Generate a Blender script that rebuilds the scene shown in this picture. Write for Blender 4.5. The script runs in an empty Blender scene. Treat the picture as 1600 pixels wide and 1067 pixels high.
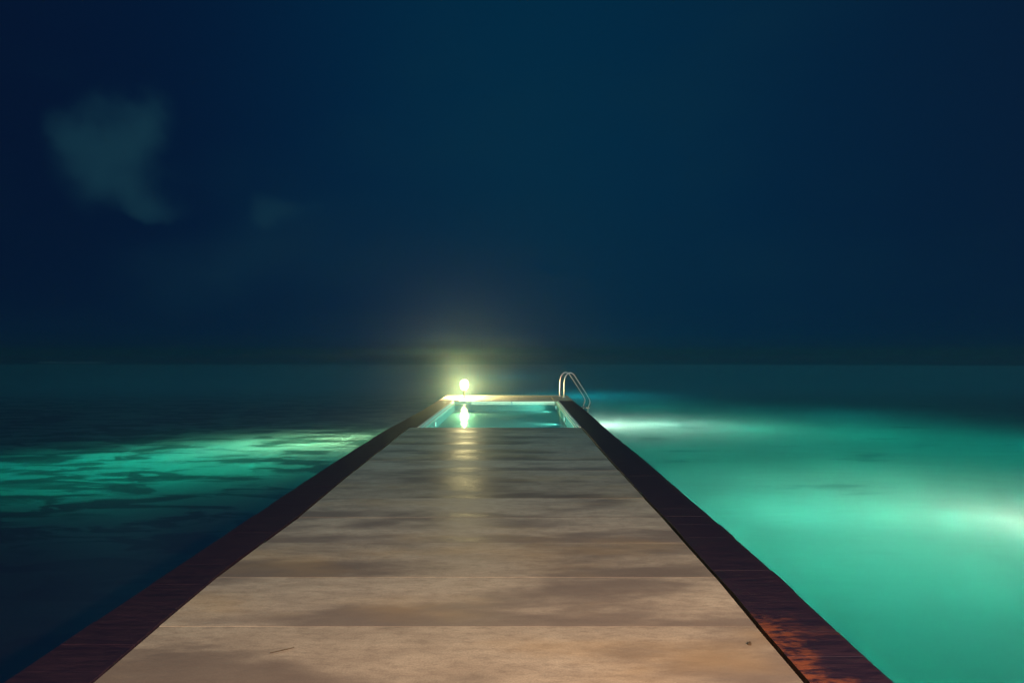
import bpy, bmesh, math, random
from mathutils import Vector, Matrix
random.seed(7)
S = bpy.context.scene
R = math.radians

# ------------------------------------------------------------------ camera
cam_d = bpy.data.cameras.new("camera")
cam = bpy.data.objects.new("camera", cam_d)
S.collection.objects.link(cam)
cam.location = (0.0, 0.0, 1.52)
cam.rotation_euler = (R(90), 0, 0)
cam_d.sensor_width = 36.0
cam_d.lens = 24.0
cam_d.shift_x = -0.005
cam_d.shift_y = 0.0103
cam_d.clip_start = 0.05
cam_d.clip_end = 9000
S.camera = cam

# ------------------------------------------------------------------ node helper
class NT:
    def __init__(s, tree):
        s.t = tree
        tree.nodes.clear()
    def n(s, typ, **kw):
        nd = s.t.nodes.new(typ)
        for k, v in kw.items():
            if k.startswith("i_"):
                key = k[2:]
                key = int(key) if key.isdigit() else key.replace("_", " ")
                nd.inputs[key].default_value = v
            else:
                setattr(nd, k, v)
        return nd
    def l(s, a, b):
        s.t.links.new(a, b)
    def math(s, op, a, b=None, c=None, clamp=False):
        nd = s.t.nodes.new("ShaderNodeMath"); nd.operation = op; nd.use_clamp = clamp
        for i, v in enumerate((a, b, c)):
            if v is None: continue
            if isinstance(v, (int, float)): nd.inputs[i].default_value = v
            else: s.l(v, nd.inputs[i])
        return nd.outputs[0]
    def smooth(s, v, a, b, lo=0.0, hi=1.0):
        nd = s.t.nodes.new("ShaderNodeMapRange"); nd.interpolation_type = 'SMOOTHSTEP'
        s.l(v, nd.inputs[0])
        for i, x in enumerate((a, b, lo, hi)): nd.inputs[i+1].default_value = x
        return nd.outputs[0]
    def mix(s, f, a, b, mode='MIX'):
        nd = s.t.nodes.new("ShaderNodeMix"); nd.data_type = 'RGBA'; nd.blend_type = mode
        for sock, v in ((nd.inputs[0], f), (nd.inputs[6], a), (nd.inputs[7], b)):
            if isinstance(v, (int, float)): sock.default_value = v
            elif isinstance(v, tuple): sock.default_value = (*v, 1) if len(v) == 3 else v
            else: s.l(v, sock)
        return nd.outputs[2]
    def noise(s, vec, scale, detail=4, rough=0.55, dist=0.0):
        nd = s.n("ShaderNodeTexNoise")
        nd.inputs["Scale"].default_value = scale
        nd.inputs["Detail"].default_value = detail
        nd.inputs["Roughness"].default_value = rough
        nd.inputs["Distortion"].default_value = dist
        if vec is not None: s.l(vec, nd.inputs["Vector"])
        return nd.outputs["Fac"]
    def mapping(s, vec, scale=(1,1,1), loc=(0,0,0), rot=(0,0,0)):
        nd = s.n("ShaderNodeMapping")
        nd.inputs["Scale"].default_value = scale
        nd.inputs["Location"].default_value = loc
        nd.inputs["Rotation"].default_value = rot
        s.l(vec, nd.inputs["Vector"])
        return nd.outputs[0]

# ------------------------------------------------------------------ night sky
W = bpy.data.worlds.new("World"); S.world = W; W.use_nodes = True
w = NT(W.node_tree)
tc = w.n("ShaderNodeTexCoord")
sep = w.n("ShaderNodeSeparateXYZ"); w.l(tc.outputs["Generated"], sep.inputs[0])
dx, dy, dz = sep.outputs
ramp = w.n("ShaderNodeValToRGB"); cr = ramp.color_ramp
cr.interpolation = 'B_SPLINE'
stops = [(0.00, (.0012, .0062, .025)), (0.18, (.0006, .0082, .033)), (0.34, (.0002, .0170, .050)),
         (0.50, (.0001, .0235, .056)), (0.66, (.0001, .0215, .055)), (0.84, (.0004, .0140, .043)), (1.0, (.0010, .0100, .034))]
cr.elements[0].position = stops[0][0]; cr.elements[0].color = (*stops[0][1], 1)
cr.elements[1].position = stops[-1][0]; cr.elements[1].color = (*stops[-1][1], 1)
for p, c in stops[1:-1]:
    e = cr.elements.new(p); e.color = (*c, 1)
nz = w.noise(tc.outputs["Generated"], 1.6, 3, 0.5)
u0 = w.math('MULTIPLY_ADD', dx, 0.78, 0.5)
u0 = w.math('ADD', u0, w.math('MULTIPLY_ADD', nz, 0.10, -0.05))
w.l(u0, ramp.inputs[0])
low = w.smooth(dz, 0.0, 0.30, 1.0, 0.0)
sky = w.mix(w.math('MULTIPLY', low, 0.25), ramp.outputs[0], (.0001, .0120, .036))
# high, thin veil
veil = w.smooth(w.noise(w.mapping(tc.outputs["Generated"], (1, 1, 2.2)), 2.3, 4, 0.5), 0.45, 0.75)
sky = w.mix(w.math('MULTIPLY', veil, 0.25), sky, (.004, .030, .052))
# the two lit clouds
ys = w.math('MAXIMUM', dy, 0.05)
u = w.math('DIVIDE', dx, ys); v = w.math('DIVIDE', dz, ys)
cn = w.n("ShaderNodeTexNoise"); cn.inputs["Scale"].default_value = 9; cn.inputs["Detail"].default_value = 5
w.l(tc.outputs["Generated"], cn.inputs["Vector"])
csep = w.n("ShaderNodeSeparateColor"); w.l(cn.outputs["Color"], csep.inputs[0])
uu = w.math('ADD', u, w.math('MULTIPLY_ADD', csep.outputs[0], 0.16, -0.095))
vv = w.math('ADD', v, w.math('MULTIPLY_ADD', csep.outputs[1], 0.16, -0.060))
def blob(cu, cv, ru, rv, inner, k=0.0):
    a = w.math('SUBTRACT', uu, cu); b = w.math('SUBTRACT', vv, cv)
    a = w.math('MULTIPLY_ADD', b, k, a)
    a = w.math('POWER', w.math('ABSOLUTE', w.math('DIVIDE', a, ru)), 2.0)
    b = w.math('POWER', w.math('ABSOLUTE', w.math('DIVIDE', b, rv)), 2.0)
    return w.smooth(w.math('SQRT', w.math('ADD', a, b)), inner, 1.0, 1.0, 0.0)
blobs = [(-.620, .315, .105, .095, 0, 0, .8), (-.570, .345, .062, .075, 0, 0, .8), (-.640, .350, .06, .07, 0, 0, .6),
         (-.585, .275, .095, .050, 0, .9, .8), (-.545, .250, .065, .028, 0, .9, .6), (-.362, .213, .055, .036, 0, 0, .55),
         (-.44, .15, .22, .08, 0, 0, .22)]
tot = None
for cu, cv, ru, rv, inn, k, amp in blobs:
    b = w.math('MULTIPLY', blob(cu, cv, ru, rv, inn, k), amp)
    tot = b if tot is None else w.math('ADD', tot, w.math('MULTIPLY', b, w.math('SUBTRACT', 1.0, tot)))
tot = w.math('MULTIPLY', tot, w.smooth(dy, 0.05, 0.2))
tex = w.noise(tc.outputs["Generated"], 14, 5, 0.6)
tot = w.math('MULTIPLY', tot, w.math('MULTIPLY_ADD', tex, 0.7, 0.5))
sky = w.mix(tot, sky, (.0065, .0360, .0590))
bg = w.n("ShaderNodeBackground"); w.l(sky, bg.inputs[0]); bg.inputs[1].default_value = 1.0
out = w.n("ShaderNodeOutputWorld"); w.l(bg.outputs[0], out.inputs[0])
W.cycles.sampling_method = 'AUTOMATIC'

# ------------------------------------------------------------------ lights
def light(name, typ, loc, energy, color, size=0.1, direction=None, spot=120, blend=0.8, falloff=None, smooth=0.0):
    d = bpy.data.lights.new(name, typ); o = bpy.data.objects.new(name, d)
    S.collection.objects.link(o)
    o.location = loc; d.energy = energy; d.color = color
    if typ in ('POINT', 'SPOT'): d.shadow_soft_size = size
    if typ == 'SUN': d.angle = size
    if typ == 'SPOT': d.spot_size = R(spot); d.spot_blend = blend
    if direction is not None:
        o.rotation_euler = Vector(direction).to_track_quat('-Z', 'Y').to_euler()
    if falloff:
        d.use_nodes = True
        t = NT(d.node_tree)
        f = t.n("ShaderNodeLightFalloff"); f.inputs["Strength"].default_value = 1.0
        f.inputs["Smooth"].default_value = smooth
        e = t.n("ShaderNodeEmission"); t.l(f.outputs[falloff], e.inputs["Strength"])
        o2 = t.n("ShaderNodeOutputLight"); t.l(e.outputs[0], o2.inputs[0])
    return o
# unseen moonlight fill, added to lift the deck, weak and diffuse
light("moon_fill", 'SUN', (0, 0, 50), 0.80, (.26, .87, 1.0), R(12), (-0.25, 0.25, -1))
# warm path lamp on the shore behind the viewer
light("shore_path_lamp", 'POINT', (1.9, -1.0, 2.2), 4350, (1.0, .595, .36), 0.12)
# underwater floodlights, with unseen ones added to even out the glow (water surface at -0.60, bed about -1.35)
SEA = [  # place and power, colour; all look straight down at the sand
  # right hand side
  (3.9, 33.0, 1250, (2.4, 1.15, 1.0)),
  (6.9, 33.2, 480, (1.5, 1.1, .95)),
  (8.0, 43.0, 60, (.01, .95, .80)),  # this and the next: added fill softening the far edge of the glow
  (18.0, 38.0, 50, (.01, .9, .85)),
  (10.5, 31.5, 130, (.06, 1.0, .72)),
  (15.0, 29.0, 95, (.01, 1.0, .74)),
  (20.0, 25.5, 65, (.01, .95, .80)),
  (5.6, 24.5, 60, (.02, 1.0, .70)),
  (11.0, 20.8, 72, (.02, 1.0, .70)),
  (17.0, 20.0, 60, (.02, 1.0, .74)),
  (6.3, 15.2, 185, (.15, 1.0, .72)),
  (8.8, 14.7, 190, (.75, 1.05, .80)),
  (11.0, 14.0, 620, (2.5, 1.15, .95)),
  (4.7, 10.8, 62, (.10, 1.0, .70)),
  (7.2, 10.4, 90, (.08, 1.0, .70)),
  (3.9, 7.0, 55, (.01, 1.0, .70)),
  # left hand side
  (-6.9, 27.2, 350, (1.7, 1.0, .56)),
  (-8.8, 26.0, 310, (.9, 1.0, .62)),
  (-10.8, 25.0, 180, (.3, 1.0, .66)),
  (-8.6, 21.2, 130, (.06, 1.0, .70)),
  (-12.6, 22.6, 170, (.02, 1.0, .74)),
  (-11.4, 18.6, 110, (.01, 1.0, .78)),
  (-15.8, 20.6, 90, (.01, .95, .82)),
  # added fill to brighten the lagoon beyond the jetty
  (5.0, 54.0, 120, (.01, .75, .88)),
  (-2.0, 84.0, 100, (.01, .80, .85)),
]
for x, y, e, c in SEA:
    light("sea_flood_fill", 'SPOT', (x, y, -0.68), e, c, 0.0, (0, 0, -1), 172 if x > 0 or y > 50 else 166, .2 if x > 0 or y > 50 else .6, 'Linear' if c[0] > 1 and x > 0 else 'Constant')

# ------------------------------------------------------------------ exposure and renderer
S.view_settings.view_transform = 'Standard'
S.view_settings.look = 'None'
S.view_settings.exposure = 0
S.view_settings.gamma = 1
S.cycles.max_bounces = 6
S.cycles.diffuse_bounces = 2
S.cycles.glossy_bounces = 3
S.cycles.transmission_bounces = 4
S.cycles.transparent_max_bounces = 8
S.cycles.volume_bounces = 1
S.cycles.sample_clamp_indirect = 2

# ------------------------------------------------------------------ object helpers
def tag(o, label=None, cat=None, group=None, kind=None):
    if label: o["label"] = label
    if cat: o["category"] = cat
    if group: o["group"] = group
    if kind: o["kind"] = kind
    return o
def obj(name, bm, m, parent=None, smooth=False):
    me = bpy.data.meshes.new(name)
    bmesh.ops.recalc_face_normals(bm, faces=bm.faces)
    bm.to_mesh(me); bm.free()
    me.materials.append(m)
    if smooth:
        for p in me.polygons: p.use_smooth = True
    o = bpy.data.objects.new(name, me); S.collection.objects.link(o)
    if parent:
        o.parent = parent
        o.matrix_parent_inverse = Matrix.Translation(-Vector(parent.location))
    return o
def empty(name, loc):
    o = bpy.data.objects.new(name, None); o.location = loc; S.collection.objects.link(o); return o
def hexa(bm, b, t, bevel=0.0):
    """closed block from four bottom and four top corners"""
    vs = [bm.verts.new(p) for p in b + t]
    fs = [(3,2,1,0), (4,5,6,7), (0,1,5,4), (1,2,6,5), (2,3,7,6), (3,0,4,7)]
    faces = [bm.faces.new([vs[i] for i in f]) for f in fs]
    if bevel:
        es = set()
        for f in faces: es.update(f.edges)
        bmesh.ops.bevel(bm, geom=list(es), offset=bevel, segments=2, affect='EDGES', profile=0.6)
def box(bm, x0, x1, y0, y1, z0, z1, bevel=0.0):
    hexa(bm, [(x0,y0,z0),(x1,y0,z0),(x1,y1,z0),(x0,y1,z0)], [(x0,y0,z1),(x1,y0,z1),(x1,y1,z1),(x0,y1,z1)], bevel)
def tube(bm, pts, r, n=12, caps=True):
    rings = []
    pts = [Vector(p) for p in pts]
    up = Vector((0, 1, 0))
    for i, p in enumerate(pts):
        d = (pts[min(i+1, len(pts)-1)] - pts[max(i-1, 0)]).normalized()
        a = d.cross(up)
        if a.length < 1e-4: a = d.cross(Vector((1, 0, 0)))
        a.normalize(); b = d.cross(a).normalized()
        rr = r[i] if isinstance(r, (list, tuple)) else r
        rings.append([bm.verts.new(p + (a*math.cos(2*math.pi*k/n) + b*math.sin(2*math.pi*k/n))*rr) for k in range(n)])
    for i in range(len(rings)-1):
        for k in range(n):
            bm.faces.new([rings[i][k], rings[i][(k+1) % n], rings[i+1][(k+1) % n], rings[i+1][k]])
    if caps:
        bm.faces.new(rings[0][::-1]); bm.faces.new(rings[-1])
def lathe(bm, cx, cy, prof, n=28):
    rings = [[bm.verts.new((cx+r*math.cos(2*math.pi*k/n), cy+r*math.sin(2*math.pi*k/n), z)) for k in range(n)] for r, z in prof]
    for i in range(len(rings)-1):
        for k in range(n):
            bm.faces.new([rings[i][k], rings[i][(k+1) % n], rings[i+1][(k+1) % n], rings[i+1][k]])
    bm.faces.new(rings[0][::-1]); bm.faces.new(rings[-1])
def catmull(P, k=8):
    P = [Vector(p) for p in P]; Q = [P[0]*2-P[1]] + P + [P[-1]*2-P[-2]]; o = []
    for i in range(1, len(Q)-2):
        for j in range(k):
            t = j/k; a, b, c, d = Q[i-1], Q[i], Q[i+1], Q[i+2]
            o.append(0.5*((2*b)+(c-a)*t+(2*a-5*b+4*c-d)*t*t+(3*b-a-3*c+d)*t**3))
    return o + [P[-1]]
def lerp_tab(tab, y):
    if y <= tab[0][0]: return tab[0][1]
    for (a, va), (b, vb) in zip(tab, tab[1:]):
        if y <= b: return va + (vb-va)*(y-a)/(b-a)
    return tab[-1][1]

# ------------------------------------------------------------------ materials
def mat(name):
    m = bpy.data.materials.new(name); m.use_nodes = True
    return m, NT(m.node_tree)
def simple(name, col, rough=0.5, metal=0.0, bump=0.0, bscale=60, var=0.0):
    m, t = mat(name)
    p = t.n("ShaderNodeBsdfPrincipled"); g = t.n("ShaderNodeNewGeometry")
    nz = t.noise(g.outputs["Position"], bscale, 4)
    c = t.mix(t.math('MULTIPLY', nz, var), col, tuple(x*0.4 for x in col)) if var else None
    if c is not None: t.l(c, p.inputs["Base Color"])
    else: p.inputs["Base Color"].default_value = (*col, 1)
    p.inputs["Roughness"].default_value = rough; p.inputs["Metallic"].default_value = metal
    if bump:
        b = t.n("ShaderNodeBump"); b.inputs["Strength"].default_value = bump; b.inputs["Distance"].default_value = 0.01
        t.l(nz, b.inputs["Height"]); t.l(b.outputs[0], p.inputs["Normal"])
    o = t.n("ShaderNodeOutputMaterial"); t.l(p.outputs[0], o.inputs[0])
    return m

SLAB_Y0, SLAB_L = 3.79, 0.83
def deck_material():
    m, t = mat("worn_concrete")
    g = t.n("ShaderNodeNewGeometry"); P = g.outputs["Position"]
    sp = t.n("ShaderNodeSeparateXYZ"); t.l(P, sp.inputs[0])
    s = t.math('DIVIDE', t.math('SUBTRACT', sp.outputs[1], SLAB_Y0), SLAB_L)
    idx = t.math('FLOOR', s); fr = t.math('FRACT', s)
    wn = t.n("ShaderNodeTexWhiteNoise", noise_dimensions='1D'); t.l(idx, wn.inputs["W"])
    off = t.n("ShaderNodeCombineXYZ"); t.l(t.math('MULTIPLY', idx, 3.71), off.inputs[0]); t.l(idx, off.inputs[2])
    va = t.n("ShaderNodeVectorMath", operation='ADD'); t.l(P, va.inputs[0]); t.l(off.outputs[0], va.inputs[1])
    Q = va.outputs[0]
    broad = t.noise(t.mapping(Q, (0.55, 1.5, 1)), 1.2, 5, 0.55, 0.3)     # damp clouds
    streak = t.noise(t.mapping(P, (1.0, 2.3, 1)), 2.6, 8, 0.66, 0.2)          # wiped across
    fine = t.noise(t.mapping(P, (1.0, 2.4, 1)), 9, 9, 0.78)
    grit = t.noise(P, 90, 6, 0.8)
    edge = t.smooth(fr, 0.0, 0.6, 1.0, 0.0)
    damp = t.smooth(t.math('ADD', broad, t.math('MULTIPLY', edge, 0.12)), 0.47, 0.66)
    base = t.mix(t.smooth(streak, .3, .7), (.295, .265, .22), (.40, .37, .305))
    base = t.mix(t.math('MULTIPLY', damp, 0.72), base, (.085, .072, .075))
    base = t.mix(t.math('MULTIPLY', t.smooth(fine, 0.45, 0.66), 0.5), base, (.15, .13, .115))
    base = t.mix(t.math('MULTIPLY', t.smooth(grit, .35, .65), 0.38), base, (.10, .09, .08))
    tone = t.math('MULTIPLY_ADD', wn.outputs["Value"], 0.25, 0.85)
    base = t.mix(1.0, base, t.n("ShaderNodeCombineXYZ").outputs[0]) if False else base
    hs = t.n("ShaderNodeHueSaturation"); t.l(base, hs.inputs["Color"]); t.l(tone, hs.inputs["Value"])
    # warm sandy residue
    sand = t.smooth(t.noise(t.mapping(P, (0.6, 1.2, 1), (4, 2, 0)), 0.9, 4), 0.5, 0.7)
    col = t.mix(t.math('MULTIPLY', sand, 0.35), hs.outputs[0], (.34, .25, .13))
    p = t.n("ShaderNodeBsdfPrincipled"); t.l(col, p.inputs["Base Color"])
    rg = t.math('MULTIPLY_ADD', damp, -0.12, 0.56)
    rg = t.math('ADD', rg, t.math('MULTIPLY_ADD', streak, 0.2, -0.1))
    t.l(rg, p.inputs["Roughness"])
    p.inputs["Specular IOR Level"].default_value = 0.07
    h = t.math('ADD', t.math('MULTIPLY', streak, 0.6), t.math('ADD', t.math('MULTIPLY', fine, 0.35), t.math('MULTIPLY', grit, 0.15)))
    b = t.n("ShaderNodeBump"); b.inputs["Strength"].default_value = 0.45; b.inputs["Distance"].default_value = 0.012
    t.l(h, b.inputs["Height"]); t.l(b.outputs[0], p.inputs["Normal"])
    o = t.n("ShaderNodeOutputMaterial"); t.l(p.outputs[0], o.inputs[0])
    return m
def kerb_material():
    m, t = mat("dark_weathered_timber")
    g = t.n("ShaderNodeNewGeometry"); P = g.outputs["Position"]
    streak = t.noise(t.mapping(P, (1.3, 10.0, 2)), 2.6, 9, 0.78)
    patch = t.noise(t.mapping(P, (1.6, 2.6, 1), (0.4, .2, 0)), 1.5, 6, 0.6, 0.4)
    fine = t.noise(t.mapping(P, (1.0, 6.0, 1)), 30, 5, 0.7)
    base = t.mix(t.smooth(streak, 0.35, 0.7), (.0055, .004, .016), (.023, .011, .024))
    sp = t.n("ShaderNodeSeparateXYZ"); t.l(P, sp.inputs[0])
    # orange-brown patches on the near right boards
    near_y = t.smooth(sp.outputs[1], 3.7, 4.35, 1.0, 0.0)
    inner_x = t.smooth(sp.outputs[0], 1.25, 1.72, 1.0, 0.25)
    near_right = t.math('MULTIPLY', t.math('MULTIPLY', near_y, inner_x), t.smooth(sp.outputs[0], 1.0, 1.2))
    amt = t.smooth(t.math('ADD', t.math('MULTIPLY', patch, 1.0), t.math('MULTIPLY_ADD', streak, 0.35, t.math('MULTIPLY', near_right, 0.46))), 0.88, 1.04)
    amt = t.math('MULTIPLY', amt, t.math('MULTIPLY_ADD', near_right, 0.9, 0.06))
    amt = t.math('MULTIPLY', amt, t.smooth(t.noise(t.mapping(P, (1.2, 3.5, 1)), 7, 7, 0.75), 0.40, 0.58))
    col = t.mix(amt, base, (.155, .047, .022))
    col = t.mix(t.math('MULTIPLY', t.smooth(fine, 0.62, 0.8), 0.35), col, (.085, .055, .062))
    p = t.n("ShaderNodeBsdfPrincipled"); t.l(col, p.inputs["Base Color"])
    t.l(t.math('MULTIPLY_ADD', streak, 0.3, 0.42), p.inputs["Roughness"]); p.inputs['Specular IOR Level'].default_value = 0.2
    h = t.math('ADD', streak, t.math('MULTIPLY', fine, 0.4))
    b = t.n("ShaderNodeBump"); b.inputs["Strength"].default_value = 0.6; b.inputs["Distance"].default_value = 0.01
    t.l(h, b.inputs["Height"]); t.l(b.outputs[0], p.inputs["Normal"])
    o = t.n("ShaderNodeOutputMaterial"); t.l(p.outputs[0], o.inputs[0])
    return m
def bed_material():
    m, t = mat("lagoon_sand")
    g = t.n("ShaderNodeNewGeometry"); P = g.outputs["Position"]
    sp = t.n("ShaderNodeSeparateXYZ"); t.l(P, sp.inputs[0])
    big = t.noise(P, 0.22, 4, 0.5)
    fine = t.noise(t.mapping(P, (1, 1.6, 1)), 1.1, 5, 0.6, 0.5)
    ridg = t.noise(t.mapping(P, (0.8, 1.7, 1)), 0.62, 5, 0.56, 0.7)
    base = t.mix(big, (.24, .23, .18), (.37, .35, .29))
    # coral rubble and weed west of the jetty
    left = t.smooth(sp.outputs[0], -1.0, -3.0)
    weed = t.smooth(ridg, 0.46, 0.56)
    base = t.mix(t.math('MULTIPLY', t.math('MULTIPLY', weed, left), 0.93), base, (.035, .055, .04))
    unlit_near = t.math('MULTIPLY', t.smooth(t.math('ADD', sp.outputs[1], t.math('MULTIPLY', big, 6.0)), 12.5, 20.0, 1.0, 0.0), left)  # unlit near-left sea, its darkness put into the bed colour
    base = t.mix(t.math('MULTIPLY', unlit_near, 0.85), base, (.030, .034, .040))
    # a few weed patches on the east side
    east = t.smooth(t.noise(t.mapping(P, (0.28, .65, 1), (3.1, 1.7, 0)), 1.0, 3, 0.5, 0.2), 0.60, 0.74)
    east = t.math('MULTIPLY', east, t.smooth(sp.outputs[1], 10.5, 13.5))
    base = t.mix(t.math('MULTIPLY', east, 0.8), base, (.05, .08, .06))
    base = t.mix(t.math('MULTIPLY', t.smooth(fine, 0.5, 0.7), 0.10), base, (.2, .19, .15))
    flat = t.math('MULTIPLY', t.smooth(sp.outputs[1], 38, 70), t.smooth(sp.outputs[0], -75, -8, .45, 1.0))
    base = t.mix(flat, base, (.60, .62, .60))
    # beyond the reef edge: darkness of deep water put into the bed colour
    deep = t.smooth(sp.outputs[2], -2.15, -2.9)
    base = t.mix(deep, base, (.012, .016, .02))
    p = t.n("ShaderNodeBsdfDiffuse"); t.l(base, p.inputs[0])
    o = t.n("ShaderNodeOutputMaterial"); t.l(p.outputs[0], o.inputs[0])
    return m
def water_material(name, tint, rmax, rough, bump_s, bump_d, scales, refl=1.0):
    m, t = mat(name)
    g = t.n("ShaderNodeNewGeometry"); P = g.outputs["Position"]
    h = None
    for sc, amp in scales:
        n1 = t.math('MULTIPLY', t.noise(t.mapping(P, sc), 1.0, 3, 0.5, 0.4), amp)
        h = n1 if h is None else t.math('ADD', h, n1)
    b = t.n("ShaderNodeBump"); b.inputs["Strength"].default_value = bump_s; b.inputs["Distance"].default_value = bump_d
    t.l(h, b.inputs["Height"])
    fr = t.n("ShaderNodeFresnel"); fr.inputs["IOR"].default_value = 1.33
    f = t.math('MULTIPLY', t.math('MINIMUM', fr.outputs[0], rmax), refl)
    tr = t.n("ShaderNodeBsdfTransparent"); tr.inputs[0].default_value = (*tint, 1)
    gl = t.n("ShaderNodeBsdfAnisotropic"); gl.inputs["Roughness"].default_value = rough
    gl.inputs[0].default_value = (1, 1, 1, 1); t.l(b.outputs[0], gl.inputs["Normal"])
    mx = t.n("ShaderNodeMixShader"); t.l(f, mx.inputs[0]); t.l(tr.outputs[0], mx.inputs[1]); t.l(gl.outputs[0], mx.inputs[2])
    o = t.n("ShaderNodeOutputMaterial"); t.l(mx.outputs[0], o.inputs[0])
    return m

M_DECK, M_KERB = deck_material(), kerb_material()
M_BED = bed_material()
M_BODY = simple("stained_render", (.16, .155, .14), .8, 0, .4, 8, .6)
M_COPE = simple("pale_coping_stone", (.24, .225, .185), .55, 0, .35, 40, .35)
M_RIM = simple("glazed_rim", (.72, .74, .66), .25, 0, .15, 60, .1)
M_TILE = simple("pool_plaster", (.36, .74, .66), .5, 0, .2, 12, .2)
M_STEEL = simple("polished_steel", (.80, .82, .80), .30, 1.0, .05, 120, .1)
M_DARKM = simple("dark_bronze", (.05, .045, .04), .45, .6, .1, 80)
M_TWIG = simple("dry_twig", (.05, .035, .02), .8, 0, .5, 200, .4)
M_SEA = water_material("sea_water", (.13, .48, .50), .50, .24, .30, .05, [((.35, .8, 1), 1.0), ((1.3, 3.2, 1), .25)])
M_POOLW = water_material("pool_surface", (.55, .98, .92), .60, .045, .30, .02, [((2.0, 3.0, 1), 1.0), ((7, 9, 1), .22)])
def emit(name, col, strength):
    m, t = mat(name)
    e = t.n("ShaderNodeEmission"); e.inputs[0].default_value = (*col, 1); e.inputs[1].default_value = strength
    o = t.n("ShaderNodeOutputMaterial"); t.l(e.outputs[0], o.inputs[0]); return m
M_GLOW, t_ = mat("lit_opal_glass")
_e = t_.n("ShaderNodeEmission"); _e.inputs[0].default_value = (1.0, .86, .55, 1); _e.inputs[1].default_value = 6
_t = t_.n("ShaderNodeBsdfTransparent"); _t.inputs[0].default_value = (.9, .9, .9, 1)
_a = t_.n("ShaderNodeAddShader"); t_.l(_e.outputs[0], _a.inputs[0]); t_.l(_t.outputs[0], _a.inputs[1])
_o = t_.n("ShaderNodeOutputMaterial"); t_.l(_a.outputs[0], _o.inputs[0])
M_STRIP = emit("lit_wall_glow", (.62, 1.0, .72), 1.0)
M_POOLLAMP = emit("lit_pool_lens", (.70, 1.0, .86), 3)

# ------------------------------------------------------------------ sea, sea bed
REEF = [(-3000, 300), (-400, 190), (-150, 140), (-60, 131), (0, 133), (60, 128), (140, 104), (400, 110), (3000, 200)]
bm = bmesh.new()
xs = [-3000, -1200, -500, -250, -150, -100, -70, -50, -35, -22, -12, -6, 0, 6, 12, 22, 35, 50, 70, 100, 150, 250, 500, 1200, 3000]
ys_ = [-60, -20, -8, 0, 4, 8, 12, 16, 20, 26, 34, 45, 60, 80, 100]
cols = []
for x in xs:
    r = lerp_tab(REEF, x)
    col = [(x, y, -2.0) for y in ys_ if y < r-4] + [(x, r-6, -.85), (x, r, -.88), (x, r+4, -3.2), (x, r+20, -6), (x, 5000, -6)]
    while len(col) < len(ys_)+5: col.insert(-5, (x, r-6.5, -.9))
    col = [(a, b, c if (b < 60 or c != -2.0) else -2.0+1.1*min(1, (b-60)/60)) for a, b, c in col]
    cols.append([bm.verts.new(p) for p in col])
for a, b in zip(cols, cols[1:]):
    for i in range(len(a)-1):
        bm.faces.new([a[i], b[i], b[i+1], a[i+1]])
for f in bm.faces: f.normal_update()
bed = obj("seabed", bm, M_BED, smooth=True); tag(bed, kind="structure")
bm = bmesh.new()
vs = [bm.verts.new(p) for p in ((-3000, -60, -.60), (3000, -60, -.60), (3000, 5000, -.60), (-3000, 5000, -.60))]
bm.faces.new(vs)
sea = obj("sea", bm, M_SEA); tag(sea, kind="structure")

# surf breaking along the reef edge
bm = bmesh.new()
rs = random.Random(3)
x = -150.0
while x < 150:
    L = rs.uniform(3, 11)
    
    if (x < -42 and rs.random() < .45) or (x > 62 and rs.random() < .25):
        y = lerp_tab(REEF, x) + rs.uniform(-2.5, 2.5); n = 10; hgt = rs.uniform(.06, .17)
        rows = []
        for i in range(n+1):
            q = i/n; e = math.sin(math.pi*q)**.6 * rs.uniform(.55, 1)
            px = x+L*q
            rows.append([bm.verts.new((px, y-.9*e-.05, -.59)), bm.verts.new((px, y-.25*e, -.59+hgt*e+.002)), bm.verts.new((px, y+.7*e+.05, -.59))])
        for a, b in zip(rows, rows[1:]):
            bm.faces.new([a[0], b[0], b[1], a[1]]); bm.faces.new([a[1], b[1], b[2], a[2]])
    x += L*rs.uniform(.8, 1.6)
M_FOAM = simple("foam", (.30, .33, .34), .8, 0, .4, 3, .5)
tag(obj("surf", bm, M_FOAM, smooth=True), "thin pale line of surf breaking along the distant reef edge", "surf", kind="stuff")

# ------------------------------------------------------------------ jetty
OL = [(3.14,-2.347),(3.96,-2.376),(5.37,-2.406),(7.4,-2.46),(9.49,-2.505),(12,-2.53),(13.3,-2.54),(14.6,-2.51),(17.6,-2.46),(23.2,-2.454)]
OR = [(3.14,1.723),(4.9,1.769),(6.5,1.776),(9.9,1.778),(13.4,1.745),(15,1.758),(17.3,1.765),(21.3,1.745)]
IL = [(3.14,-1.94),(3.96,-1.995),(4.93,-2.035),(6.03,-2.0),(8.23,-2.068),(13.75,-2.164)]
IR = [(3.14,1.335),(3.64,1.336),(4.48,1.36),(4.98,1.343),(5.92,1.354),(7.37,1.327),(10.3,1.302),(13.6,1.303)]
DECK_END, POOL_END, JETTY_END = 13.75, 21.2, 23.4
PX0, PX1 = -1.94, 1.22
jetty = empty("jetty", (0, 10, -1.35))
tag(jetty, "long straight concrete jetty with dark timber kerbs running out into the sea", "jetty")
bm = bmesh.new(); box(bm, -2.30, 1.62, -6, JETTY_END-.05, -2.4, -.36)
obj("base", bm, M_BODY, jetty)
rs = random.Random(11)
bm = bmesh.new()
y = SLAB_Y0 - 12*SLAB_L
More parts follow.
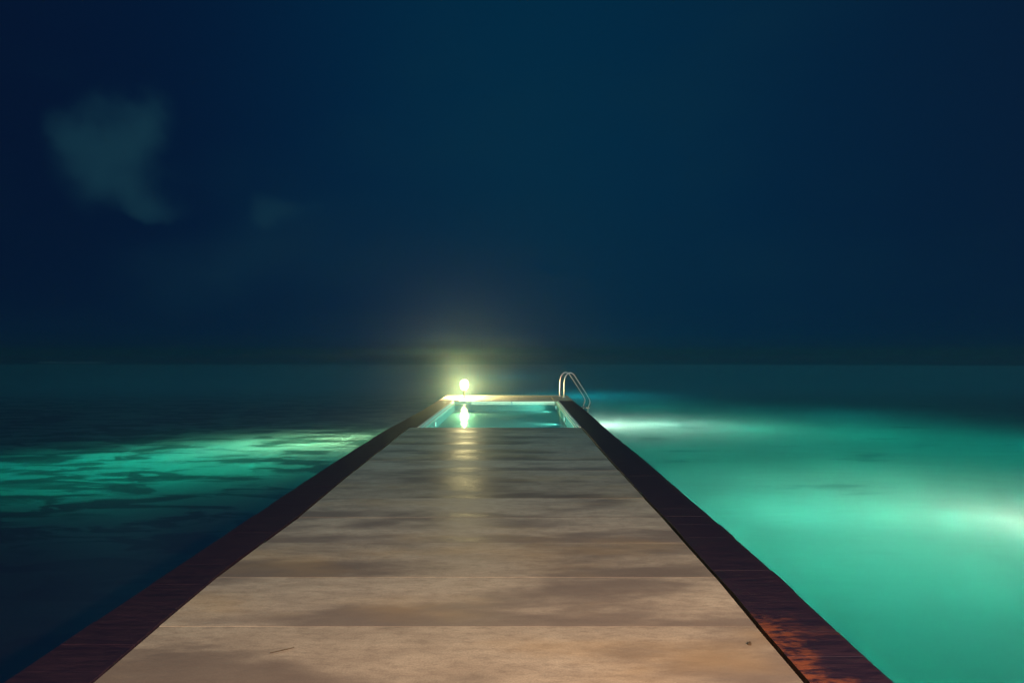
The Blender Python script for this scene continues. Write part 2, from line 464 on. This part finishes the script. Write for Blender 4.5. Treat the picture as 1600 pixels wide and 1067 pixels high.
while y < DECK_END-.05:
    y1 = min(y+SLAB_L, DECK_END)
    if y1 > DECK_END-.3: y1 = DECK_END
    a, b = y+.0015, y1-.0015
    dz_ = rs.choice((0, 0, .001, .0015))
    tl = rs.uniform(-.001, .001); z0 = rs.uniform(-.001, .0)
    jl, jr = rs.uniform(-.006, .006), rs.uniform(-.005, .005)
    xl0, xl1, xr0, xr1 = lerp_tab(IL, a)+jl, lerp_tab(IL, b)+jl, lerp_tab(IR, a)+jr-.012, lerp_tab(IR, b)+jr-.012
    hexa(bm, [(xl0,a,-.12),(xr0,a,-.12),(xr1,b,-.12),(xl1,b,-.12)], [(xl0,a,z0+tl),(xr0,a,z0-tl),(xr1,b,z0-tl+dz_),(xl1,b,z0+tl+dz_)], .002)
    y = y1
obj("deck", bm, M_DECK, jetty)
bm = bmesh.new(); box(bm, -1.9, 1.25, -6, DECK_END-.01, -.36, -.125)
obj("deck_bearer", bm, M_BODY, jetty)
for side in (0, 1):
    bm = bmesh.new()
    y = SLAB_Y0 - 24*SLAB_L/2 - .2
    while y < JETTY_END-.1:
        L = rs.choice((.30, .42, .62, .84))
        y1 = min(y+L, JETTY_END)
        if JETTY_END-y1 < .15: y1 = JETTY_END
        a, b = y+.001, y1-.001
        j, k, zz = rs.uniform(-.006, .006), rs.uniform(-.003, .003), rs.uniform(-.0008, .0008)
        pool = a > DECK_END-.1
        if side == 0:
            o0, o1 = lerp_tab(OL, a)+j, lerp_tab(OL, b)+j
            i0, i1 = (PX0-.075, PX0-.075) if pool else (lerp_tab(IL, a)-.012+k, lerp_tab(IL, b)-.012+k)
            c = [(o0, a), (i0, a), (i1, b), (o1, b)]
        else:
            o0, o1 = lerp_tab(OR, a)+j, lerp_tab(OR, b)+j
            i0, i1 = (PX1+.075, PX1+.075) if pool else (lerp_tab(IR, a)+.004+k, lerp_tab(IR, b)+.004+k)
            c = [(i0, a), (o0, a), (o1, b), (i1, b)]
        if b > POOL_END+.02:
            if a < POOL_END: 
                c = [(c[0][0], a), (c[1][0], a), (c[2][0], POOL_END), (c[3][0], POOL_END)]
            else: break
        hexa(bm, [(p[0], p[1], -.36) for p in c], [(p[0], p[1], .010+zz) for p in c], .0015)
        y = y1
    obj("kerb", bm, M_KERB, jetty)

# ------------------------------------------------------------------ pool set in the end of the jetty
pool = empty("swimming_pool", (-.36, 17.5, -.36))
tag(pool, "lit rectangular turquoise pool sunk into the far end of the jetty", "pool")
WZ, FZ = -.06, -.30
bm = bmesh.new()
box(bm, PX0, PX1, DECK_END+.01, POOL_END, -.355, FZ)                       # floor
obj("floor", bm, M_TILE, pool)
bm = bmesh.new()
box(bm, PX0-.07, PX0, DECK_END+.01, POOL_END, -.355, -.012)
box(bm, PX1, PX1+.07, DECK_END+.01, POOL_END, -.355, -.012)
box(bm, PX0-.07, PX1+.07, POOL_END+.001, POOL_END+.06, -.355, -.012)
obj("wall", bm, M_TILE, pool)
def frame_strip(x0, x1, y0, y1, z0=-.010, z1=.012):
    b = bmesh.new(); box(b, x0, x1, y0, y1, z0, z1, .004); return b
obj("rim", frame_strip(PX0-.072, PX0-.030, DECK_END+.02, POOL_END-.003), M_RIM, pool)
obj("rim", frame_strip(PX1+.030, PX1+.072, DECK_END+.02, POOL_END-.003), M_RIM, pool)
# thin lower ledge line, at the water
obj("overflow_ledge", frame_strip(PX0-.026, PX0+.02, DECK_END+.02, POOL_END-.003, -.050, -.038), M_RIM, pool)
obj("overflow_ledge", frame_strip(PX1-.02, PX1+.026, DECK_END+.02, POOL_END-.003, -.050, -.038), M_RIM, pool)
# end coping: paving slabs behind the pool
bm = bmesh.new()
cuts = [-2.45, -1.80, -.85, .05, 1.14, 1.74]
for i, (a, b) in enumerate(zip(cuts, cuts[1:])):
    z = .02 if i in (0, 4) else .0
    y0 = POOL_END - (.0 if i not in (0, 4) else .0)
    box(bm, a+.003, b-.003, POOL_END+.003, JETTY_END-.22, -.355+.34*(0), z, .008)
obj("coping", bm, M_COPE, pool)
bm = bmesh.new()
box(bm, -2.45, 1.74, JETTY_END-.215, JETTY_END, -.355, .045, .012)
obj("end_kerb", bm, M_COPE, pool)
# added glowing strip standing for the lit end wall below the coping
bm = bmesh.new()
for a, b in ((-1.42, -.19), (-.155, 1.16)):
    box(bm, a, b, POOL_END-.012, POOL_END-.001, -.052, -.016, .002)
obj("wall_glow_strip", bm, M_STRIP, pool)
# round lights in the side walls
for (x, y, s) in ((PX1, 17.2, -1), (PX1, 20.8, -1), (PX0, 16.0, 1)):
    fl = bmesh.new()
    tube(fl, [(x+s*.002, y, -.17), (x+s*.03, y, -.17)], .075, 20)
    ring = obj("pool_light", fl, M_RIM, pool)
    ln = bmesh.new()
    tube(ln, [(x+s*.031, y, -.17), (x+s*.042, y, -.17)], [.058, .05], 20)
    lens = bpy.data.objects.new
    lm = bpy.data.meshes.new("lens"); bmesh.ops.recalc_face_normals(ln, faces=ln.faces); ln.to_mesh(lm); ln.free(); lm.materials.append(M_POOLLAMP)
    lo = bpy.data.objects.new("lens", lm); S.collection.objects.link(lo); lo.parent = ring
    lo.matrix_parent_inverse = Matrix.Translation(-Vector(pool.location)) @ Matrix.Translation(Vector(pool.location))
    e = {17.2: 130, 20.8: 120, 16.0: 130}[y]
    light("pool_light_beam", 'SPOT', (x+s*.06, y, -.17), e, (.50, 1.0, .86), .05, (s, 0, -.04), 125, 1.0, 'Linear')
bm = bmesh.new()
vs = [bm.verts.new(p) for p in ((PX0+.001, DECK_END+.012, WZ), (PX1-.001, DECK_END+.012, WZ), (PX1-.001, POOL_END-.001, WZ), (PX0+.001, POOL_END-.001, WZ))]
bm.faces.new(vs)
tag(obj("pool_water", bm, M_POOLW), kind="structure")

# ------------------------------------------------------------------ lantern at the far end
LX, LY = -1.75, 22.6
lan = empty("lantern", (LX, LY, 0))
tag(lan, "glowing white lantern on a low post at the far end of the pool", "lantern")
bm = bmesh.new(); lathe(bm, LX, LY, [(.10, .0), (.10, .012), (.035, .02), (.03, .05), (.03, .235)])
obj("post", bm, M_COPE, lan, False)
bm = bmesh.new(); lathe(bm, LX, LY, [(.05, .235), (.085, .27), (.085, .284), (.07, .289)])
obj("base_plate", bm, M_COPE, lan)
bm = bmesh.new(); lathe(bm, LX, LY, [(.05, .290), (.088, .310), (.112, .35), (.122, .41), (.122, .475), (.112, .53), (.088, .57), (.05, .590), (.03, .600)])
obj("globe", bm, M_GLOW, lan, True)
light("lantern_bulb", 'POINT', (LX, LY, .44), 860, (1.0, .83, .38), .04)
bm = bmesh.new(); lathe(bm, LX, LY, [(.03, .601), (.034, .606), (.02, .618), (.012, .63)])
obj("cap", bm, M_DARKM, lan)

# ------------------------------------------------------------------ steel ladder down into the sea
lad = empty("pool_ladder", (1.6, 22.8, 0))
tag(lad, "curved steel ladder at the right corner of the pool leading into the sea", "ladder")
def rail(x0, y):
    b = bmesh.new()
    pts = catmull([(x0, y, .0), (x0, y, .30), (x0+.01, y, .56), (x0+.06, y, .73), (x0+.17, y, .83), (x0+.29, y, .80), (x0+.38, y, .69),
                   (x0+.55, y, .43), (x0+.74, y, .13), (x0+.84, y, -.05), (x0+.85, y, -.16), (x0+.80, y, -.30), (x0+.78, y, -.60), (x0+.78, y, -1.15)])
    tube(b, pts, .0165, 12)
    return b
RA, RB = (1.44, 23.05), (1.55, 22.55)
for (x, y) in (RA, RB):
    obj("rail", rail(x, y), M_STEEL, lad, True)
    b = bmesh.new(); lathe(b, x, y, [(.05, .0205), (.05, .028), (.028, .04)], 16)
    obj("flange", b, M_STEEL, lad, True)
for z in (-.32, -.62, -.92):
    b = bmesh.new()
    hexa(b, [(RB[0]+.72, RB[1], z-.02), (RB[0]+.84, RB[1], z-.02), (RA[0]+.84, RA[1], z-.02), (RA[0]+.72, RA[1], z-.02)],
            [(RB[0]+.72, RB[1], z+.01), (RB[0]+.84, RB[1], z+.01), (RA[0]+.84, RA[1], z+.01), (RA[0]+.72, RA[1], z+.01)], .006)
    obj("tread", b, M_STEEL, lad)

# ------------------------------------------------------------------ litter on the deck
bm = bmesh.new()
tube(bm, catmull([(-1.243, 3.437, .008), (-1.205, 3.447, .012), (-1.175, 3.470, .011), (-1.143, 3.500, .008)], 5), [.0022]*7+[.0028]*5+[.002]*4, 7)
tag(obj("twig", bm, M_TWIG, smooth=True), "short thin dark twig lying on the near concrete deck", "twig")
bm = bmesh.new()
rs = random.Random(5)
ring = []
for i in range(9):
    a = i/9*2*math.pi
    ring.append((1.21+.010*math.cos(a)*rs.uniform(.6, 1.2), 3.55+.015*math.sin(a)*rs.uniform(.6, 1.2)))
lo_ = [bm.verts.new((x, y, .002)) for x, y in ring]; hi_ = [bm.verts.new((x, y, .005+rs.uniform(0, .008))) for x, y in ring]
bm.faces.new(hi_); bm.faces.new(lo_[::-1])
for i in range(9): bm.faces.new([lo_[i], lo_[(i+1) % 9], hi_[(i+1) % 9], hi_[i]])
tag(obj("leaf", bm, M_TWIG), "tiny crumpled dark leaf by the right kerb of the deck", "leaf")

# ------------------------------------------------------------------ sea haze
bm = bmesh.new(); box(bm, -3100, 3100, -100, 5100, -7.5, 4.6)
m, t = mat("sea_haze")
pv = t.n("ShaderNodeVolumePrincipled")
pv.inputs["Color"].default_value = (.60, .86, .78, 1)
pv.inputs["Density"].default_value = 0.0033
pv.inputs["Anisotropy"].default_value = 0.93
o = t.n("ShaderNodeOutputMaterial"); t.l(pv.outputs[0], o.inputs["Volume"])
hz = obj("haze", bm, m); tag(hz, "thin sea haze over the jetty and lagoon", kind="stuff")
